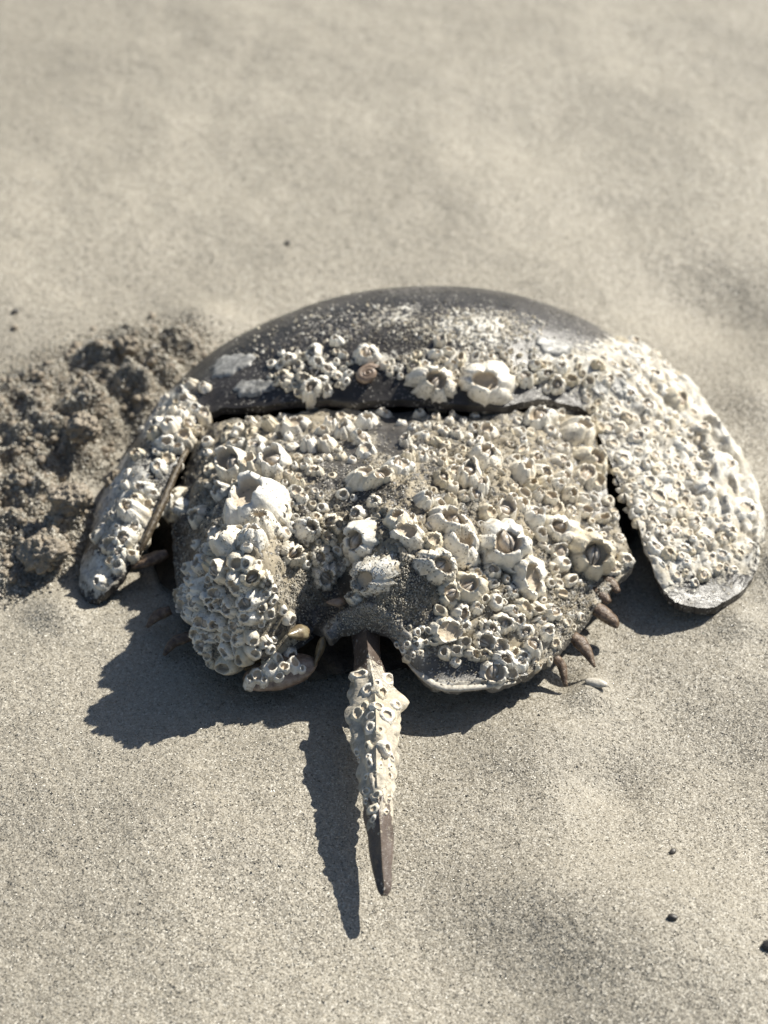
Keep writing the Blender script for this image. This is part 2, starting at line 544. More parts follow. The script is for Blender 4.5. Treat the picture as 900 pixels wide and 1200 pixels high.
FZd = FZ + np.clip(relief * 2.6, 0, 1) * lumpy + relief * 0.0030 * (fbm(FX * 230, FY * 230, 0, 4, 41) + 0.25) + 0.00025 * fbm(FX * 160, FY * 160, 0, 3, 2)
for s0, wd_, am in ((0.70, 0.035, 0.0026), (0.80, 0.025, 0.0012), (0.92, 0.04, 0.0030)):
    cs = s0 + 0.04 * vnoise(tq * 22, tq * 0, 0, int(s0 * 100))
    FZd = FZd + am * np.exp(-((sq - cs) / wd_) ** 2) * np.clip(0.7 + 0.9 * vnoise(tq * 45, tq * 0 + s0 * 9, 0, 6), 0, 1.4) * np.clip((ppx.reshape(FX.shape) - 720) / 40, 0, 1) * np.clip((690 - ppy.reshape(FX.shape)) / 40, 0, 1)
FZd = np.maximum(FZd, 0.0015)


def closed_sheet(name, GX, GY, GZ, thick, mat, parent, attrs, wrap=False):
    n, m = GX.shape
    top = np.stack([GX.ravel(), GY.ravel(), GZ.ravel()], 1)
    bot = top.copy(); bot[:, 2] -= thick
    f = grid_faces(n, m, wrap)
    N = n * m
    f = [tuple(q) for q in f]
    fb = [tuple(i + N for i in reversed(q)) for q in f]
    side = []
    ring = lambda idx: [side.append((a, a + N, b + N, b)) for a, b in zip(idx[:-1], idx[1:])]
    if wrap:
        last = [(n - 1) * m + j for j in range(m)] + [(n - 1) * m]
        ring(last)
    else:
        ring([j for j in range(m)]); ring([(n - 1) * m + j for j in range(m)][::-1])
        ring([i * m for i in range(n)][::-1]); ring([i * m + m - 1 for i in range(n)])
    at = {k: np.concatenate([np.ravel(v), np.ravel(v) * 0.3]) for k, v in attrs.items()}
    o = mesh_obj(name, np.vstack([top, bot]), f + fb + side, mat, parent, True, at)
    bm = bmesh.new(); bm.from_mesh(o.data)
    bmesh.ops.recalc_face_normals(bm, faces=bm.faces)
    bm.to_mesh(o.data); bm.free()
    o.data.polygons.foreach_set('use_smooth', [True] * len(o.data.polygons))
    try:
        o.data.set_sharp_from_angle(angle=math.radians(55))
    except Exception:
        pass
    return o


front = closed_sheet('front_shell', FX, FY, FZd, 0.0028, M_FRONT, crab, {'crust': crF})
front['label'] = 'dark glossy domed front shell with white speckles'

REAR_OUT = [(245, 500, 2.9), (300, 493, 3.3), (350, 488, 3.5), (420, 485, 3.6), (480, 484, 3.7), (540, 489, 3.7), (600, 486, 3.5), (650, 482, 3.0), (690, 494, 2.5),
            (703, 540, 2.3), (715, 590, 2.0), (728, 625, 1.8), (742, 660, 1.5), (724, 682, 1.3), (700, 712, 1.1), (674, 742, 1.1), (650, 770, 1.1), (605, 798, 1.2), (560, 804, 1.35),
            (515, 805, 1.4), (482, 782, 1.7), (458, 752, 2.2), (430, 738, 2.5), (402, 741, 2.4), (386, 755, 2.1), (374, 740, 2.1), (352, 728, 2.2), (338, 758, 1.6), (318, 786, 1.2), (280, 792, 1.0), (240, 772, .9), (216, 728, .8),
            (203, 655, .8), (205, 595, 1.4), (222, 540, 2.2)]
REAR_MID = [(440, 530, 4.6), (440, 590, 5.0), (440, 640, 4.7), (430, 700, 3.5), (350, 540, 4.6), (350, 600, 4.7), (530, 530, 4.5), (530, 590, 4.5), (600, 560, 3.9), (650, 550, 3.2), (600, 640, 3.3),
            (530, 670, 3.7), (600, 730, 2.2), (520, 745, 2.4), (560, 770, 1.7), (660, 640, 2.4), (660, 700, 1.7), (300, 560, 4.3), (275, 630, 4.8), (300, 670, 4.9), (245, 680, 3.9), (235, 720, 2.8), (330, 690, 4.2),
            (345, 702, 3.3), (290, 735, 3.4), (244, 600, 2.9), (232, 650, 2.5), (398, 700, 2.4), (380, 722, 2.3), (420, 720, 2.8), (465, 735, 2.7), (440, 675, 4.3), (690, 600, 2.3)]
Ro = toP(REAR_OUT)
f_rear = rbf_fit(np.vstack([Ro, toP(REAR_MID)]), 3e-6)
NA, NR = 340, 100
ring_ = catmull(np.vstack([Ro, Ro[:1]]), NA + 1)[:-1]
cen = np.array(tuple(P(455, 640, 4.2)))
sr = np.linspace(0.0, 1, NR) ** 0.8
RX = cen[0] + (ring_[None, :, 0] - cen[0]) * sr[:, None]
RY = cen[1] + (ring_[None, :, 1] - cen[1]) * sr[:, None]
RZ = f_rear(RX, RY)
pts = np.stack([RX.ravel(), RY.ravel(), RZ.ravel()], 1)
qx, qy = project(pts)
crR = np.full_like(qx, 0.62)
bare = region(qx, qy, [(463, 505, 14, 32, .8), (540, 790, 50, 16, .75), (420, 735, 60, 20, .55), (200, 640, 25, 70, .6), (400, 545, 30, 25, .45), (430, 575, 25, 20, .5), (700, 600, 14, 50, .5), (410, 690, 25, 20, .5), (470, 690, 25, 15, .3)])  # bare carapace; the left flank blob also paints that side's shade dark
crR = np.maximum(crR - bare, region(qx, qy, [(520, 803, 40, 7, .95), (470, 765, 16, 12, .7), (395, 735, 22, 10, .6), (560, 802, 30, 6, .7)])) + bare
crR = np.clip(crR + 0.18 * fbm(RX.ravel() * 60, RY.ravel() * 60, 0, 3, 8) - bare, 0, 1).reshape(RX.shape)
wa, wb = worley(RX * 190 + 0.25 * fbm(RX * 300, RY * 300, 0, 2, 5), RY * 190, 15)
wc, wd = worley(RX * 420, RY * 420, 19)
ARCH = [(375, 768), (384, 745), (402, 728), (430, 720), (455, 730), (472, 752), (490, 775)]
ad = np.full(qx.shape, 1e9)
for (ax, ay_), (bx_, by_) in zip(ARCH[:-1], ARCH[1:]):
    tt = np.clip(((qx - ax) * (bx_ - ax) + (qy - ay_) * (by_ - ay_)) / ((bx_ - ax) ** 2 + (by_ - ay_) ** 2), 0, 1)
    ad = np.minimum(ad, np.hypot(qx - ax - tt * (bx_ - ax), qy - ay_ - tt * (by_ - ay_)))
arch = np.exp(-(ad / 11.0) ** 2).reshape(RX.shape)
RZd = RZ + 0.0036 * arch * (1 + 0.5 * fbm(RX * 220, RY * 220, 0, 3, 91)) + np.where((qx < 300).reshape(RX.shape), 1.0, np.clip(crR * 1.8 - 0.35, 0, 1)) * (1 - arch) * (0.0024 * wa * (0.25 + wb) + 0.0010 * wc * wd) + np.clip(crR - 0.2, 0, 1) * 0.0026 * fbm(RX * 260, RY * 260, 0, 4, 61) + 0.0022 * fbm(RX * 48, RY * 48, 0, 2, 12) * np.clip((1 - sr[:, None]) * 6, 0, 1)
rear = closed_sheet('rear_shell', RX, RY, RZd, 0.0028, M_REAR, crab, {'crust': crR, 'pale': np.maximum(np.exp(-(ad / 8.0) ** 2) * 0.75, region(qx, qy, [(520, 802, 45, 10, .9), (560, 800, 40, 7, .7)]))}, wrap=True)
rear['label'] = 'grey brown rear shell crowded with barnacles and stuck sand'

bvh = BVHTree.FromPolygons([v.co for v in front.data.vertices] + [v.co for v in rear.data.vertices],
                           [tuple(p.vertices) for p in front.data.polygons] + [tuple(i + len(front.data.vertices) for i in p.vertices) for p in rear.data.polygons])


def smooth_n(f, x, y, e=0.0025):
    dx = (f(np.array([x + e]), np.array([y]))[0] - f(np.array([x - e]), np.array([y]))[0]) / (2 * e)
    dy = (f(np.array([x]), np.array([y + e]))[0] - f(np.array([x]), np.array([y - e]))[0]) / (2 * e)
    return Vector((-dx, -dy, 1)).normalized()


nfront = len(front.data.polygons)


def hit(px, py):
    r = bvh.ray_cast(CAM, ray(px, py))
    if r[0] is None:
        return None
    f = f_front if r[2] < nfront else f_rear
    return r[0], smooth_n(f, r[0].x, r[0].y), r[2] < nfront

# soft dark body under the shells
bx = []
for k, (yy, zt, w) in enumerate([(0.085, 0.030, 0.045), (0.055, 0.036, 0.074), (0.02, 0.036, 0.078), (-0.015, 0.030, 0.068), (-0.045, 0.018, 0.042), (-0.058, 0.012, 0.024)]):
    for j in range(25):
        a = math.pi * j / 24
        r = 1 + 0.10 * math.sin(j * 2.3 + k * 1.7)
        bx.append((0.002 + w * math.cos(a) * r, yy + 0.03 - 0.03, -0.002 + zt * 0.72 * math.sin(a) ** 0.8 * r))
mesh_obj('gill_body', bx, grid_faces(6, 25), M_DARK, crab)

# ------------------------------------------------------------------ barnacles
def barnacle_arrays(seed, seg=36, hi=True, h=1.0):
    r_ = random.Random(seed)
    plates = 6
    ph = r_.random() * 6.28
    pz = [r_.uniform(-0.20, 0.14) for _ in range(plates)]
    pr = [r_.uniform(-0.09, 0.09) for _ in range(plates)]
    oval = r_.uniform(1.05, 1.4); op = r_.choice((r_.uniform(0.32, 0.42), r_.uniform(0.40, 0.50), r_.uniform(0.46, 0.6)))
    lean = (r_.uniform(-.2, .2), r_.uniform(-.2, .2))
    sq = r_.uniform(0.78, 1.0); sqa = r_.random() * 3.14
    if hi:
        prof = [(1.04, -0.30, 0), (1.0, 0.0, 0), (0.93, 0.25, 0), (0.83, 0.5, 0), (0.62 + op * .2, 0.76, 0), (0.3 + op * .62, 0.93, 0), (op + 0.07, 1.01, 0), (op, 0.98, 0.3), (op * 0.93, 0.86, 0.8), (op * 0.85, 0.70, 1), (0.0, 0.68, 1)]
    else:
        prof = [(1.04, -0.25, 0), (0.95, 0.2, 0), (0.76, 0.66, 0), (op + 0.08, 1.0, 0), (op, 0.96, 0.4), (op * 0.85, 0.66, 1), (0.0, 0.66, 1)]
    V, A, L = [], [], []
    for k, (r, z, inn) in enumerate(prof):
        for j in range(seg):
            a = 2 * math.pi * j / seg
            u = (a + ph) / (2 * math.pi) * plates
            i = int(u) % plates; fr = u - int(u)
            edge = abs(fr - 0.5) * 2
            groove = max(0, edge - 0.72) / 0.28
            outer = inn == 0
            rr = r
            if outer:
                rr *= 1 + pr[i] - 0.25 * groove + (0.055 * math.sin(a * plates * 3 + ph * 5) if hi else 0)
            jag = (pz[i] - 0.20 * groove) * max(0, min(1, (z - 0.5) * 2)) if inn < .9 else 0
            ox = 1 + (oval - 1) * max(0, min(1, (1.1 - r) * 1.6)) if r < 1 else 1
            zz = z + jag
            rr *= sq + (1 - sq) * abs(math.cos(a - sqa)) + 0.06 * math.sin(2 * a + ph) + 0.04 * math.sin(3 * a - ph)
            V.append((rr * math.cos(a) * (ox ** .5) + lean[0] * max(z, 0), rr * math.sin(a) / (ox ** .5) + lean[1] * max(z, 0), zz * h))
            A.append(inn); L.append(max(0, min(1, z)))
    return np.array(V), grid_faces(len(prof), seg, True), np.array(A), np.array(L), op


VAR, LIDS = [], []
for k in range(24):
    V, F, A, L, op = barnacle_arrays(100 + k)
    me = mesh_obj('barnacle_source', V, F, M_BARN, None, True, {'inner': A, 'low': L, 'tone': np.zeros(len(V))})
    VAR.append((me.data, op))
    bpy.data.objects.remove(me)
    # closing plates : one half of the little roof inside the opening
    lv, lf = [], []
    for i in range(6):
        t = i / 5
        y = (t - .5) * 1.75 * op
        w = op * 0.80 * math.sqrt(max(0.02, 1 - (abs(t - .5) * 2) ** 2))
        lv += [(0.02, y, 0.93 - 0.25 * abs(t - .45)), (w * 0.55, y * 1.02, 0.80 - 0.2 * abs(t - .5)), (w, y, 0.60), (0.02, y, 0.58)]
    lf = grid_faces(6, 4, True) + [(0, 1, 2, 3), (23, 22, 21, 20)]
    lo = mesh_obj('lid_source', lv, lf, M_LID, None, True)
    LIDS.append(lo.data)
    bpy.data.objects.remove(lo)

def pick(rnd, r):
    """the largest barnacles are steep cones with a modest opening"""
    vi = rnd.randrange(len(VAR))
    while r >= 18 and not 0.36 < VAR[vi][1] < 0.47:
        vi = rnd.randrange(len(VAR))
    return vi


EXPL = """278,522,10 262,533,6 301,530,12 324,545,15 277,548,15 300,553,13 303,592,26 280,500,6 295,495,8 316,497,9 296,508,7 304,517,7 331,504,8 319,512,5 263,578,10 246,549,7 256,562,6
349,500,13 388,498,8 402,490,8 402,506,11 376,507,7 365,525,11 384,522,11 369,553,9 389,557,5.5 424,514,12 430,530,10 432,497,12 450,486,7 422,561,13 443,561,13 414,491,5 350,565,7 345,577,8 355,583,7 438,588,8
466,547,14 475,518,8 478,535,9 508,519,8 495,510,7 497,526,6 506,532,5 495,537,7 518,543,7 522,507,7 535,509,8 523,522,7 556,502,8 548,512,6 573,507,10 570,537,14 518,561,12 531,556,9 549,556,14 562,571,11 558,582,9 496,586,11 544,583,8 528,587,7 510,540,5 482,502,5 470,497,6 488,499,5 500,498,5 512,500,5 485,525,5 486,515,5
632,492,15 655,486,6 675,508,16 629,536,9 657,527,8 655,542,9 637,552,9 611,557,13 622,570,9 637,566,8 652,568,8 659,560,8 628,580,8 646,584,9 668,580,10 690,542,14 683,560,13 683,585,8
235,606,10 274,634,14 283,627,9 266,628,9 250,636,6 243,648,7 252,657,9 237,662,9 258,668,9 228,678,8 235,689,11 220,692,7 269,672,7 279,682,11 295,675,9 312,680,10 257,695,8 248,703,7 263,706,8 291,702,10 289,661,6 310,615,16 296,628,11
340,648,13 386,608,9 396,612,10 370,605,6 385,631,9 396,645,6 374,650,12 380,672,13 424,632,20 432,672,20 418,602,8 419,700,9 360,620,12 359,661,6 398,666,8
467,609,11 482,609,7 479,625,13 464,619,5 528,615,20 508,635,11 540,640,18 529,650,10 547,657,7 558,654,6 510,662,17 527,692,14 546,688,14 556,672,7
571,599,9 590,600,11 610,594,9 623,605,11 616,625,8 588,635,25 609,640,8 620,672,20 655,617,16 653,595,9 655,646,10 669,600,7 593,678,6 575,668,8 563,678,7 601,692,8 652,677,5
683,597,9 672,606,7 692,650,22 718,664,10 726,630,8 734,655,9 700,566,10 704,608,8
220,709,7 233,707,9 226,732,10 244,726,11 258,729,9 254,709,7 269,711,10 280,730,8 281,744,8 246,744,7 258,745,6 268,742,6 308,750,8 240,752,9 212,700,7 222,720,7 292,722,8
520,735,15 541,717,11 557,713,8 545,733,7 590,730,11 565,751,12 543,753,8 555,765,8 568,768,9 577,785,13 581,758,10 590,770,12 577,738,9 568,732,8 488,741,5 490,754,6 498,753,5 486,748,4
645,716,12 605,728,10 615,742,10 625,757,11 640,740,10 652,754,7 600,716,8 612,712,9 627,712,9 593,778,9 607,777,9 615,768,8 602,765,7 632,727,8 598,789,7 583,797,6 664,730,6 680,722,5
337,443,10 368,414,11 340,421,9 357,442,9 366,457,12 383,458,7 386,431,8 372,425,8 358,418,7 378,445,7 398,440,6 395,400,9 430,415,13 350,430,8 346,452,6
508,449,22 572,445,22 612,443,12 510,415,8 525,412,7 540,420,8 498,426,6 638,438,9 652,452,10 668,445,8 655,432,8 515,400,8 485,430,9 530,428,7 556,418,6 488,415,6 640,455,6 626,428,7
214,460,9 224,452,9 240,455,8 220,470,8 213,484,9 228,478,9 204,482,7 238,487,9 200,498,10 217,512,11 222,498,9 230,503,8 193,518,9 180,508,9 186,496,7 164,533,8 186,547,9 208,545,6 196,534,8 206,525,8
167,572,10 155,598,13 160,585,8 172,590,6.5 177,578,7 157,617,10 146,631,12 132,642,8 138,650,8 130,657,6 118,680,7 194,587,10 207,575,9 214,593,10 203,604,8 210,560,7
757,564,10 752,582,9 772,581,11 785,590,9 798,598,9 813,612,9 781,558,9 769,551,6 800,588,7 795,570,7 765,612,8 775,620,9 770,640,9 785,648,9 800,640,8 830,655,10 825,672,8 840,665,8 845,650,8 832,632,8 820,640,7 848,632,8 815,655,7 868,650,9
750,529,8 732,536,10 768,534,8 760,543,7 783,532,6 745,510,9 728,500,9 715,500,8 735,487,7 745,490,6 783,543,6 770,552,7 790,548,6 765,520,7 756,505,6 720,520,7 742,552,8 748,568,7 764,596,8 790,622,8 805,625,7 778,604,8
735,412,9 750,425,10 765,440,12 795,470,14 820,500,12 850,545,14 872,595,15 878,640,10 742,400,8 728,398,7 800,520,11 828,570,12 855,620,10 700,430,9 712,445,10 725,440,8 690,450,7 738,460,10 760,475,10 775,500,10"""
items = []
placed = []
for tok in EXPL.split():
    px, py, r = map(float, tok.split(','))
    hh = hit(px, py + 0.15 * r)
    if hh is None:
        hh = hit(px, py + r)
    if hh is None:
        continue
    p, n, isf = hh
    items.append((px, py, r, p, n, isf))
    placed.append((px, py, r))

# small barnacles filling the gaps between the big ones
FILL = [(330, 525, 90, 40, 300, 4, 7), (520, 515, 60, 35, 260, 4, 6.5), (600, 540, 90, 60, 460, 4, 8), (600, 620, 110, 90, 760, 4, 8), (590, 740, 85, 60, 460, 4, 8.5), (380, 620, 55, 50, 260, 4, 8),
        (265, 690, 55, 70, 520, 4.5, 8.5), (780, 560, 60, 75, 420, 4, 7), (820, 640, 50, 45, 260, 4, 7), (200, 500, 35, 45, 160, 4, 7), (150, 610, 40, 60, 160, 4, 7), (365, 435, 50, 30, 160, 3, 6), (570, 430, 120, 22, 420, 3, 6),
        (740, 460, 60, 60, 420, 4, 8), (790, 520, 30, 50, 120, 4, 8), (560, 385, 80, 24, 300, 1.2, 2.8), (700, 590, 30, 70, 160, 4, 7), (480, 750, 30, 25, 60, 3, 5), (300, 560, 60, 60, 200, 4, 8), (420, 380, 80, 25, 130, 1.0, 2.2), (320, 400, 50, 25, 40, 1.0, 2.2), (310, 730, 30, 30, 60, 4, 8), (275, 765, 70, 28, 260, 5, 9)]
cells = {}


def near(px, py, r):
    for (x, y, q) in placed:
        if (x - px) ** 2 + (y - py) ** 2 < (0.80 * (r + q)) ** 2:
            return True
    return False


NOFILL = [(212, 640, 12, 60), (463, 505, 11, 26), (540, 792, 42, 12), (420, 735, 55, 18), (465, 690, 35, 28), (355, 690, 35, 25), (648, 407, 22, 14), (270, 428, 30, 16), (297, 455, 28, 13), (860, 690, 40, 20)]
fills = []
for (cx, cy, rx, ry, n, r0, r1) in FILL:
    for _ in range(n):
        a = random.random() * 6.283; q = math.sqrt(random.random())
        px, py = cx + rx * q * math.cos(a), cy + ry * q * math.sin(a)
        r = random.uniform(r0, r1)
        if any(((px - b[0]) / b[2]) ** 2 + ((py - b[1]) / b[3]) ** 2 < 1 for b in NOFILL):
            continue
        if near(px, py, r) or (not (690 < px or py < 470) and random.random() < 0.66):
            continue
        hh = hit(px, py)
        if hh is None:
            continue
        placed.append((px, py, r))
        fills.append((px, py, r, *hh))

order = sorted(items, key=lambda q: -q[2])
big, rest = order[:300], order[300:] + fills


def frame(n, spin):
    q = n.to_track_quat('Z', 'Y')
    return q.to_matrix().to_4x4() @ Matrix.Rotation(spin, 4, 'Z')


def barn_matrix(px, py, r, p, n, isf, rnd):
    R = 1.30 * r / PXM * ((p - CAM).length / DIST)
    tall = rnd.uniform(0.95, 1.6) if r < 16 else rnd.uniform(1.0, 1.25)
    if 705 < px < 1000: tall *= 0.5
    if px > 1500: tall *= 0.5
    if px < 300 and py > 625: R *= 1.3
    if r >= 13: R *= 1.15
    if not isf and r > 6.5: R *= 1.1
    if (px, py) == (432, 672): tall = 0.75
    if isf and px < 260: tall *= 0.9
    ti = 0.3 if px < 705 else (0.15 if px < 1500 else 0.0)
    nn = (n + Vector((0, -0.22, 0.15)) + Vector((rnd.uniform(-ti, ti), rnd.uniform(-ti, ti), 0))).normalized()
    M = frame(nn, rnd.random() * 6.283)
    loc = p - nn * (R * tall * (0.36 if px < 1500 else 0.45))
    return Matrix.Translation(loc) @ M @ Matrix.Diagonal((R * rnd.uniform(.85, 1.2), R * rnd.uniform(.85, 1.15), R * tall, 1))


for k, (px, py, r, p, n, isf) in enumerate(big):
    rnd = random.Random(k * 13 + 5)
    vi = pick(rnd, r)
    o = bpy.data.objects.new('barnacle', VAR[vi][0])
    COL.objects.link(o)
    o.matrix_world = barn_matrix(px, py, r, p, n, isf, rnd)
    M0 = o.matrix_world.copy()
    o.parent = crab
    o.matrix_parent_inverse = Matrix.Translation(-crab.location)
    if r >= 7.5 and rnd.random() < 0.75:
        for sgn in (0, math.pi):
            l_ = bpy.data.objects.new('lid_plate', LIDS[vi])
            COL.objects.link(l_)
            l_.parent = o
            l_.rotation_euler = (0, 0, sgn)

SMALL = [barnacle_arrays(500 + k, 10, False) for k in range(10)]


def join_small(name, lst, parent):
    VV, FF, AA, LL, TT = [], [], [], [], []
    off = 0
    for k, (px, py, r, p, n, isf) in enumerate(lst):
        rnd = random.Random(k * 7 + 99)
        V, F, A, L, op = SMALL[rnd.randrange(10)]
        M = np.array(barn_matrix(px, py, r, p, n, isf, rnd))
        W = V @ M[:3, :3].T + M[:3, 3]
        VV.append(W); FF += [tuple(i + off for i in f) for f in F]
        AA.append(A); LL.append(L); TT.append(np.full(len(V), rnd.random()))
        off += len(V)
    return mesh_obj(name, np.vstack(VV), FF, M_BARN, parent, True, {'inner': np.concatenate(AA), 'low': np.concatenate(LL), 'tone': np.concatenate(TT)})


sb = join_small('small_barnacles', rest, crab)
sb['kind'] = 'stuff'
sb['label'] = 'tiny white barnacles packed between the larger ones'

# ------------------------------------------------------------------ tail spine
TL = [(428, 738, 2.1, 16, 18), (430, 762, 2.0, 14, 16), (433, 786, 1.95, 18, 18), (439, 825, 1.85, 27, 20), (441, 870, 1.75, 22, 18), (441, 910, 1.6, 18, 16), (443, 945, 1.45, 15, 14), (446, 985, 1.25, 12.5, 11), (448, 1020, 1.1, 9.5, 8), (450, 1040, 1.0, 7, 6), (450, 1049, .95, 3.5, 3)]
tl = catmull([(*P(a, b, c), w / PXM, h / PXM) for a, b, c, w, h in TL], 170)
tv, tcr = [], []
SEC = [(0, 1.0), (0.16, 0.82), (0.55, 0.42), (0.95, 0.02), (1.0, -0.18), (0.8, -0.42), (0.0, -0.5), (-0.8, -0.42), (-1.0, -0.18), (-0.95, 0.02), (-0.55, 0.42), (-0.16, 0.82)]
SEC = [tuple(v) for v in np.stack([np.interp(np.arange(36) / 3.0, np.arange(13), [p_[j_] for p_ in SEC + SEC[:1]]) for j_ in (0, 1)], 1)]
TW = worley(np.arange(170)[:, None] * 0.115 + np.zeros((1, 36)), np.arange(36)[None] * 0.2 + np.zeros((170, 1)), 3)
TW = TW[0] * (0.3 + TW[1])
for i, q in enumerate(tl):
    tooth = 0.10 * (1 if (i // 4) % 2 else 0)
    t_ = i / (len(tl) - 1)
    enc = max(0, min(1, (0.72 - t_) * 5)) * max(0, min(1, (t_ - 0.17) * 12))
    for k, (sx, sz) in enumerate(SEC):
        nz = (0.05 + 0.20 * enc) * float(vnoise(np.array([i * 0.12]), np.array([k * 0.33]), 0, 4)[0]) + 0.24 * enc * (TW[i, k] - 0.15)
        tcr.append(max(0.1, min(1, 0.1 + enc * 0.95 + 0.35 * (t_ < .8) * float(vnoise(np.array([i * 0.16]), np.array([k * 0.45]), 0, 14)[0]))))
        an = math.pi / 2 - 2 * math.pi * k / 36
        sx = sx * (1 - .6 * enc) + .6 * enc * math.cos(an) * .92; sz = sz * (1 - .6 * enc) + .6 * enc * math.sin(an) * .8
        tv.append((q[0] + q[3] * sx * (1 + nz), q[1], q[2] + q[4] * (sz * (1 + nz) + (tooth if k == 0 else 0))))
tf = grid_faces(len(tl), 36, True) + [tuple(range(36)), tuple(range((len(tl) - 1) * 36 + 35, (len(tl) - 1) * 36 - 1, -1))]
tail = mesh_obj('tail_spine', tv, tf, M_TAIL, crab, True, {'crust': tcr})
tail['label'] = 'brown tapering tail spine with broken tip, upper half barnacled'
try:
    tail.data.set_sharp_from_angle(angle=math.radians(40))
except Exception:
    pass
tb = BVHTree.FromPolygons([Vector(v) for v in tv], tf)
trest = []
rt = random.Random(3)
tpl = []
for _ in range(110):
    py = rt.uniform(786, 960)
    w = 42 if py < 880 else 42 - (py - 880) * 0.28
    px = 441 + rt.uniform(-w, w) * 0.55
    if py > 900 and abs(px - 446) < 5: continue
    r = rt.uniform(5, 10.5) if py < 880 else rt.uniform(3.5, 7)
    if any((a - px) ** 2 + (b - py) ** 2 < (0.72 * (r + c)) ** 2 for a, b, c in tpl): continue
    h_ = tb.ray_cast(CAM, ray(px, py))
    if h_[0] is None: continue
    tpl.append((px, py, r))
    n = h_[1] if h_[1].dot(CAM - h_[0]) > 0 else -h_[1]
    trest.append((px + 2000, py, r, h_[0], n, True))
tsm = join_small('tail_barnacles', trest, tail)
tsm.matrix_parent_inverse = tail.matrix_world.inverted() if False else Matrix.Identity(4)
tsm['kind'] = 'stuff'

# ------------------------------------------------------------------ spines of the rear shell, mussels, snail, scars
def tube(path, radii, seg=10, flat=1.0, jit=0.0, seed=1):
    path = [Vector(p) for p in path]
    V = []
    rnd = random.Random(seed)
    for i, p in enumerate(path):
        t = (path[min(i + 1, len(path) - 1)] - path[max(i - 1, 0)]).normalized()
        s = t.cross(Vector((0, 0, 1)))
        s = s.normalized() if s.length > 1e-4 else Vector((1, 0, 0))
        u = s.cross(t).normalized()
        for k in range(seg):
            a = 2 * math.pi * k / seg
            r = radii[i] * (1 + rnd.uniform(-jit, jit))
            V.append(p + s * (math.cos(a) * r) + u * (math.sin(a) * r * flat))
    F = grid_faces(len(path), seg, True) + [tuple(range(seg - 1, -1, -1)), tuple(range((len(path) - 1) * seg, len(path) * seg))]
    return V, F


def spine(pxs, radii_px, mat=M_SPINE, flat=0.7, name='side_spine', seed=1):
    c = catmull([tuple(P(*q)) for q in pxs], 12)
    rr = np.interp(np.linspace(0, 1, 12), np.linspace(0, 1, len(radii_px)), radii_px) / PXM
    V, F = tube(c, rr, 10, flat, 0.08, seed)
    return mesh_obj(name, V, F, mat, crab)


spine([(670, 745, 1.0), (684, 758, .8), (697, 782, .45)], [7, 9, 6.5, 1.5], seed=2)
spine([(690, 708, 1.15), (706, 718, 1.0), (718, 728, .8), (723, 736, .7)], [6, 10, 9, 7, 2], seed=3)
spine([(694, 690, 1.3), (706, 698, 1.2), (714, 706, 1.1)], [6, 8, 4], seed=4)
spine([(708, 676, 1.4), (718, 685, 1.3), (725, 694, 1.2)], [6, 7, 3], seed=5)
spine([(648, 768, 1.0), (658, 780, .7), (663, 805, .25)], [6, 6, 5, 2], seed=6)
spine([(196, 648, 1.2), (178, 655, 1.15), (154, 665, 1.05)], [6, 9, 9, 3], seed=7)
spine([(200, 715, .9), (184, 722, .8), (172, 735, .6)], [6, 8, 6, 2], seed=8)
spine([(226, 745, .8), (205, 752, .6), (192, 768, .4)], [6, 8, 6, 2], seed=9)
lip = spine([(468, 756, 2.2), (484, 781, 1.72), (515, 805, 1.42), (560, 805, 1.38), (604, 799, 1.2)], [2.5, 4, 5, 4, 2], mat=M_FLAKE, flat=0.6, name='shell_margin', seed=12)
lip['label'] = 'pale flared margin of the rear shell beside the tail'
rimo = spine([(219, 528, 2.75), (205, 556, 2.45), (190, 592, 2.15), (172, 630, 1.7), (163, 650, 1.4)], [3, 4, 4.5, 4, 1.5], mat=M_RIM, flat=1.3, name='shell_rim', seed=10)


def blob(center, axes, rot, seed, seg=20, rings=12, amp=0.08, fr=2.5, shape=None):
    V = []
    for i in range(rings + 1):
        th = math.pi * i / rings
        for j in range(seg):
            a = 2 * math.pi * j / seg
            V.append((math.sin(th) * math.cos(a), math.sin(th) * math.sin(a), math.cos(th)))
    V = np.array(V)
    d = 1 + amp * fbm(V[:, 0] * fr + seed, V[:, 1] * fr, V[:, 2] * fr, 3, seed)
    V = V * d[:, None]
    if shape is not None: V = shape(V)
    V = V * np.array(axes)
    Rm = np.array(rot.to_matrix()) if rot is not None else np.eye(3)
    V = V @ Rm.T + np.array(tuple(center))
    return V, grid_faces(rings + 1, seg, True)


from mathutils import Euler


def mussel(px, py, z, ax, rot, mat, name, seed, label=None):
    def shp(V):
        t = V[:, 0]
        k = np.clip(0.62 + 0.38 * t, 0.2, 1)
        V = V.copy(); V[:, 1] *= k; V[:, 2] *= k
        return V
    V, F = blob(P(px, py, z), [a / PXM for a in ax], Euler(rot), seed, amp=0.05, shape=shp)
    o = mesh_obj(name, V, F, mat, crab)
    if label: o['label'] = label
    return o


mussel(349, 742, 2.5, (19, 14, 10), (0.5, 0.5, 0.9), M_MUSSEL, 'mussel', 1, 'olive brown mussel wedged under the rear shell edge')
mussel(374, 764, 1.8, (18, 7, 13), (0.3, -0.6, 1.2), M_MUSSEL, 'mussel', 2)
mussel(393, 706, 3.0, (11, 8, 7), (0, 0.2, 0.2), M_SNAIL, 'bead_snail', 3, 'small rounded brown snail')
mussel(288, 778, 0.9, (20, 13, 8), (0.4, 0.1, 0.4), M_MUSSEL, 'mussel', 5)

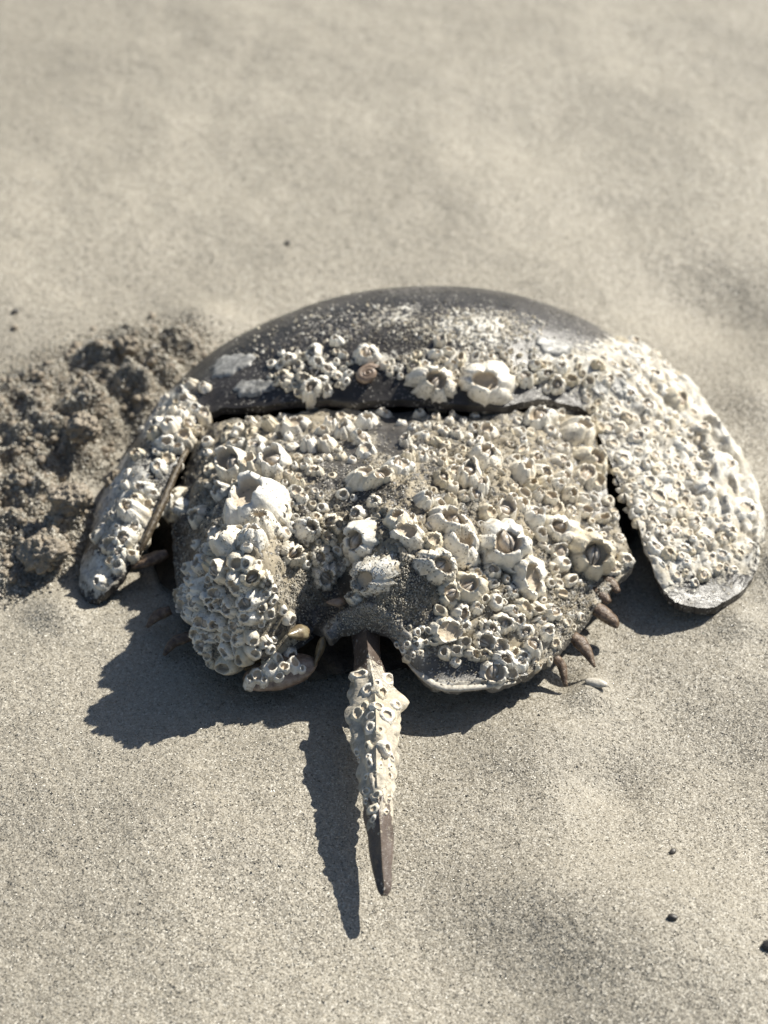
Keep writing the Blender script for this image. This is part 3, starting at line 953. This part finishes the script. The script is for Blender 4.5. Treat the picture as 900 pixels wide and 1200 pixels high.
# slipper shell with barnacles hanging at the lower left
V, F = blob(P(328, 788, 1.25), [42 / PXM, 20 / PXM, 10 / PXM], Euler((0.35, -0.16, 0.20)), 4, 28, 12, 0.08)
slip = mesh_obj('slipper_shell', V, F, M_SNAIL, crab)
slip['label'] = 'flat brown slipper shell with barnacles on top'
sbv = BVHTree.FromPolygons([Vector(v) for v in V], F)
sl = []
for px, py, r in [(303, 790, 9), (318, 783, 10), (332, 781, 9), (344, 778, 8), (310, 797, 6), (354, 782, 5), (326, 791, 6), (295, 796, 6)]:
    h_ = sbv.ray_cast(CAM, ray(px, py + 2))
    if h_[0] is None: continue
    sl.append((px, py, r, h_[0], Vector((0, -.3, 1)).normalized(), True))
so = join_small('slipper_barnacles', sl, slip)
so.matrix_parent_inverse = Matrix.Identity(4)
so['kind'] = 'stuff'

# brown snail on the front shell : a low coiled cap
hh = hit(431, 441)
sv_ = []
for i in range(60):
    t = i / 59
    a = t * 2.4 * 2 * math.pi
    R = (11 * (1 - t) + 0.5) / PXM
    for k in range(8):
        b = 2 * math.pi * k / 8
        w = (8.5 * (1 - t) + 1.2) / PXM
        sv_.append((math.cos(a) * (R + w * 0.7 * math.cos(b)), math.sin(a) * (R + w * 0.7 * math.cos(b)) * .8, w * 0.8 * math.sin(b) + t * 7 / PXM))
Mx = np.array(Matrix.Translation(hh[0] + hh[1] * 0.0008) @ frame(hh[1], 0.6))
sv_ = np.array(sv_) @ Mx[:3, :3].T + Mx[:3, 3]
sn = mesh_obj('snail', sv_, grid_faces(60, 8, True), M_SNAIL, crab)
sn['label'] = 'round brown snail shell among the front barnacles'


def scar(px, py, rx, ry, ang, seed):
    """pale thin disc left where a shell was glued on, draped over the front shell"""
    V, F = [], []
    rings, seg = 7, 40
    for i in range(rings + 1):
        q = i / rings
        for j in range(seg):
            a = 2 * math.pi * j / seg
            w = 1 + 0.12 * math.sin(3 * a + seed) + 0.08 * math.sin(7 * a + seed * 2) + 0.07 * math.sin(13 * a + seed * 5)
            u, v = rx * q * w * math.cos(a), ry * q * w * math.sin(a)
            x = px + u * math.cos(ang) - v * math.sin(ang); y = py + u * math.sin(ang) + v * math.cos(ang)
            h_ = bvh.ray_cast(CAM, ray(x, y))
            p = h_[0] if h_[0] is not None else P(x, y, 4)
            lift = 0.0009 * (1 if i < rings - 1 else (0.7 if i == rings - 1 else -0.8)) + 0.00035 * math.sin(a * 18) * q
            V.append(p + Vector((0, 0, 1)) * lift)
    o = mesh_obj('shell_scar', V, grid_faces(rings + 1, seg, True), M_SCAR, crab)
    return o


scar(271, 428, 29, 12, -0.35, 1)
scar(298, 455, 27, 10, -0.12, 2)
scar(648, 407, 24, 10, 0.3, 3)
scar(700, 455, 16, 8, 0.6, 4)
scar(728, 455, 20, 10, 0.75, 5)

# ------------------------------------------------------------------ stuck and loose sand grains
OCT = np.array([(1, 0, 0), (-1, 0, 0), (0, 1, 0), (0, -1, 0), (0, 0, 1), (0, 0, -1)], float)
OCF = [(0, 2, 4), (2, 1, 4), (1, 3, 4), (3, 0, 4), (2, 0, 5), (1, 2, 5), (3, 1, 5), (0, 3, 5)]


def grains(name, pts, sizes, parent=None):
    n = len(pts)
    q = rng.normal(size=(n, 4)); q /= np.linalg.norm(q, axis=1)[:, None]
    w, x, y, z = q.T
    R = np.stack([1 - 2 * (y * y + z * z), 2 * (x * y - z * w), 2 * (x * z + y * w), 2 * (x * y + z * w), 1 - 2 * (x * x + z * z), 2 * (y * z - x * w),
                  2 * (x * z - y * w), 2 * (y * z + x * w), 1 - 2 * (x * x + y * y)], 1).reshape(n, 3, 3)
    st = rng.uniform(0.6, 1.3, size=(n, 1, 3))
    V = (OCT[None] * st) * np.asarray(sizes)[:, None, None]
    V = np.einsum('nij,nkj->nki', R, V) + np.asarray(pts)[:, None, :]
    F = (np.array(OCF)[None] + (np.arange(n) * 6)[:, None, None]).reshape(-1, 3)
    me = bpy.data.meshes.new(name)
    me.vertices.add(n * 6); me.vertices.foreach_set('co', V.ravel().astype(np.float32))
    me.loops.add(len(F) * 3); me.loops.foreach_set('vertex_index', F.ravel().astype(np.int32))
    me.polygons.add(len(F)); me.polygons.foreach_set('loop_start', (np.arange(len(F)) * 3).astype(np.int32))
    me.update(calc_edges=True); me.validate()
    me.materials.append(M_GRAIN)
    o = bpy.data.objects.new(name, me); COL.objects.link(o)
    if parent: attach(o, parent)
    return o


# on the sand
gp = []
n = 11000
ux = rng.uniform(-0.135, 0.15, n); uy = rng.uniform(P(450, 1190, 0).y, P(450, 300, 0).y, n)
uz = ground_z(ux, uy)
lg = grains('loose_grains', np.stack([ux, uy, uz + 0.00005], 1), rng.uniform(0.00012, 0.0003, n) * (1 + (rng.random(n) > 0.985) * 0.9))
tag(lg, 'loose coarse sand grains strewn over the smooth sand', 'sand grains', kind='stuff')

# crumbling surface of the thrown-up heap
hp = []
for k in range(45000):
    hx, hy, hh_, hr = HEAP[random.randrange(len(HEAP))]
    c = P(hx, hy, hh_ * .6)
    hp.append((c.x + random.gauss(0, hr * 0.009), c.y + random.gauss(0, hr * 0.009)))
hp = np.array(hp)
hz = ground_z(hp[:, 0], hp[:, 1])
hg = grains('heap_grains', np.stack([hp[:, 0], hp[:, 1], hz + rng.uniform(0, 0.0004, len(hp))], 1), rng.uniform(0.00025, 0.0007, len(hp)))
tag(hg, 'coarse grains crumbling over the thrown-up sand heap', 'sand grains', kind='stuff')

# on the shells
gp, gs = [], []
PATCH = [(470, 690, 40, 32, 1500), (355, 690, 40, 30, 900), (360, 640, 30, 30, 500), (205, 640, 25, 70, 900), (280, 770, 50, 25, 500), (240, 600, 40, 50, 500), (440, 755, 30, 16, 400), (430, 725, 50, 16, 900), (600, 690, 110, 90, 1700), (520, 560, 120, 60, 1300), (500, 385, 170, 40, 1500), (400, 560, 60, 60, 700),
         (560, 780, 60, 18, 260), (780, 560, 60, 90, 500), (680, 720, 35, 40, 500), (150, 600, 50, 70, 260), (330, 410, 80, 40, 160)]
for cx, cy, rx, ry, n in PATCH:
    for _ in range(n):
        px = random.gauss(cx, rx * .55); py = random.gauss(cy, ry * .55)
        h_ = bvh.ray_cast(CAM, ray(px, py))
        if h_[0] is None: continue
        gp.append(h_[0] + Vector((0, 0, 0.00012 + 0.0004 * random.random()))); gs.append(random.uniform(0.00016, 0.00042))
for k, (px, py, r, p, n, isf) in enumerate(big):
    w = 0.5 if any(((px - b[0]) / b[2]) ** 2 + ((py - b[1]) / b[3]) ** 2 < 1 for b in ((450, 685, 60, 45), (360, 650, 60, 60), (310, 625, 25, 25), (515, 665, 20, 20))) else 0.05
    rnd = random.Random(k * 13 + 5); vi = pick(rnd, r)
    Mx = barn_matrix(px, py, r, p, n, isf, rnd)
    vs_ = VAR[vi][0].vertices
    for _ in range(int(w * r * r * 2.2)):
        v1 = vs_[random.randrange(36, len(vs_) - 36)]; v2 = vs_[v1.index + random.choice((1, 35, 36, -1, -36)) if 72 < v1.index < len(vs_) - 72 else v1.index]
        q = Mx @ v1.co.lerp(v2.co, random.random())
        gp.append(q); gs.append(random.uniform(0.00016, 0.0004))
sg = grains('stuck_sand', np.array([tuple(p) for p in gp]), gs, crab)
sg['kind'] = 'stuff'

# ------------------------------------------------------------------ crumbs of the thrown-up sand
def lump(center, r, seed, res=18):
    V, F = blob((0, 0, 0), (1, 1, 1), None, seed, res + 6, res, 0.45, 1.6)
    d = 1 + 0.22 * fbm(V[:, 0] * 6 + seed, V[:, 1] * 6, V[:, 2] * 6, 3, seed + 5)
    V = V * d[:, None] * np.array([r, r * 0.95, r * 0.8]) + np.array(center)
    return V, F


VV, FF = [], []; off = 0
rl = random.Random(11)
for k in range(420):
    hx, hy, hh_, hr = HEAP[rl.randrange(len(HEAP))]
    c = P(hx, hy, hh_ * .6)
    x, y = c.x + rl.gauss(0, hr * 0.0105), c.y + rl.gauss(0, hr * 0.0105)
    r = rl.uniform(0.0005, 0.0019)
    z = float(ground_z(np.array([x]), np.array([y]))[0])
    V, F = lump((x, y, z + r * 0.3), r, k, 8)
    VV.append(V); FF += [tuple(i + off for i in f) for f in F]; off += len(V)
cr = mesh_obj('sand_crumbs', np.vstack(VV), FF, M_SAND, None, True, {'damp': np.full(off, 0.9)})
tag(cr, 'crumbled damp sand clods scattered over the heap beside the crab', 'sand crumbs', kind='stuff')

for k, (px, py, z, r, lab) in enumerate([
        (82, 585, 1.4, 24, 'tall sunlit clod of damp sand beside the left shell flap'),
        (52, 648, 0.9, 25, 'low rounded sand clod nearest the left shell tip'),
        (132, 562, 1.1, 13, 'little sand clod leaning against the left shell flap'),
        (148, 405, 1.3, 15, 'sand clod on the far crest of the heap'),
        (98, 500, 1.7, 20, 'sand clod overhanging the shaded hollow in the heap')]):
    c = P(px, py, z)
    V, F = lump(tuple(c), r / PXM, 900 + k, 44)
    V[:, 2] = np.where(V[:, 2] < 0.0, 0.0, V[:, 2])
    nb = fbm(V[:, 0] * 700, V[:, 1] * 700, V[:, 2] * 700, 3, 55)
    cc = V - np.array(tuple(c))
    V = V + cc / (np.linalg.norm(cc, axis=1)[:, None] + 1e-9) * nb[:, None] * 0.0018
    o = mesh_obj('sand_clod', V, F, M_SAND, None, True, {'damp': np.full(len(V), 0.8)})
    tag(o, lab, 'sand clod', 'clods of thrown-up sand')

# ------------------------------------------------------------------ small things on the beach
def pebble(px, py, rx, ry, rz, mat, name, label, cat, seed, group=None):
    c = P(px, py, 0)
    z = float(ground_z(np.array([c.x]), np.array([c.y]))[0])
    V, F = blob((c.x, c.y, z + rz / PXM * 0.45), (rx / PXM * .75, ry / PXM * .75, rz / PXM * .7), Euler((0, 0, seed)), seed, 14, 9, 0.3)
    o = mesh_obj(name, V, F, mat)
    tag(o, label, cat, group)


PG = 'dark specks on the sand'
pebble(18, 367, 9, 6, 4, M_PEB, 'pebble', 'dark pebble on the sand above the heap at the left edge', 'pebble', 1, PG)
pebble(337, 286, 6, 6, 4, M_PEB, 'pebble', 'tiny dark pebble on open sand behind the crab', 'pebble', 2, PG)
pebble(785, 1096, 7, 5, 4, M_PEB, 'pebble', 'dark flat pebble near the bottom right on bare sand', 'pebble', 3, PG)
pebble(788, 1000, 6, 4, 3, M_PEB, 'pebble', 'small dark pebble directly above the flat one at lower right', 'pebble', 4, PG)
pebble(898, 1122, 8, 9, 6, M_PEB, 'pebble', 'dark pebble cut by the right edge low in the picture', 'pebble', 5, PG)
pebble(698, 808, 17, 8, 5, M_FLAKE, 'shell_fragment', 'pale oblong shell fragment beside the right side spines', 'shell fragment', 6)

scene.cycles.use_denoising = True
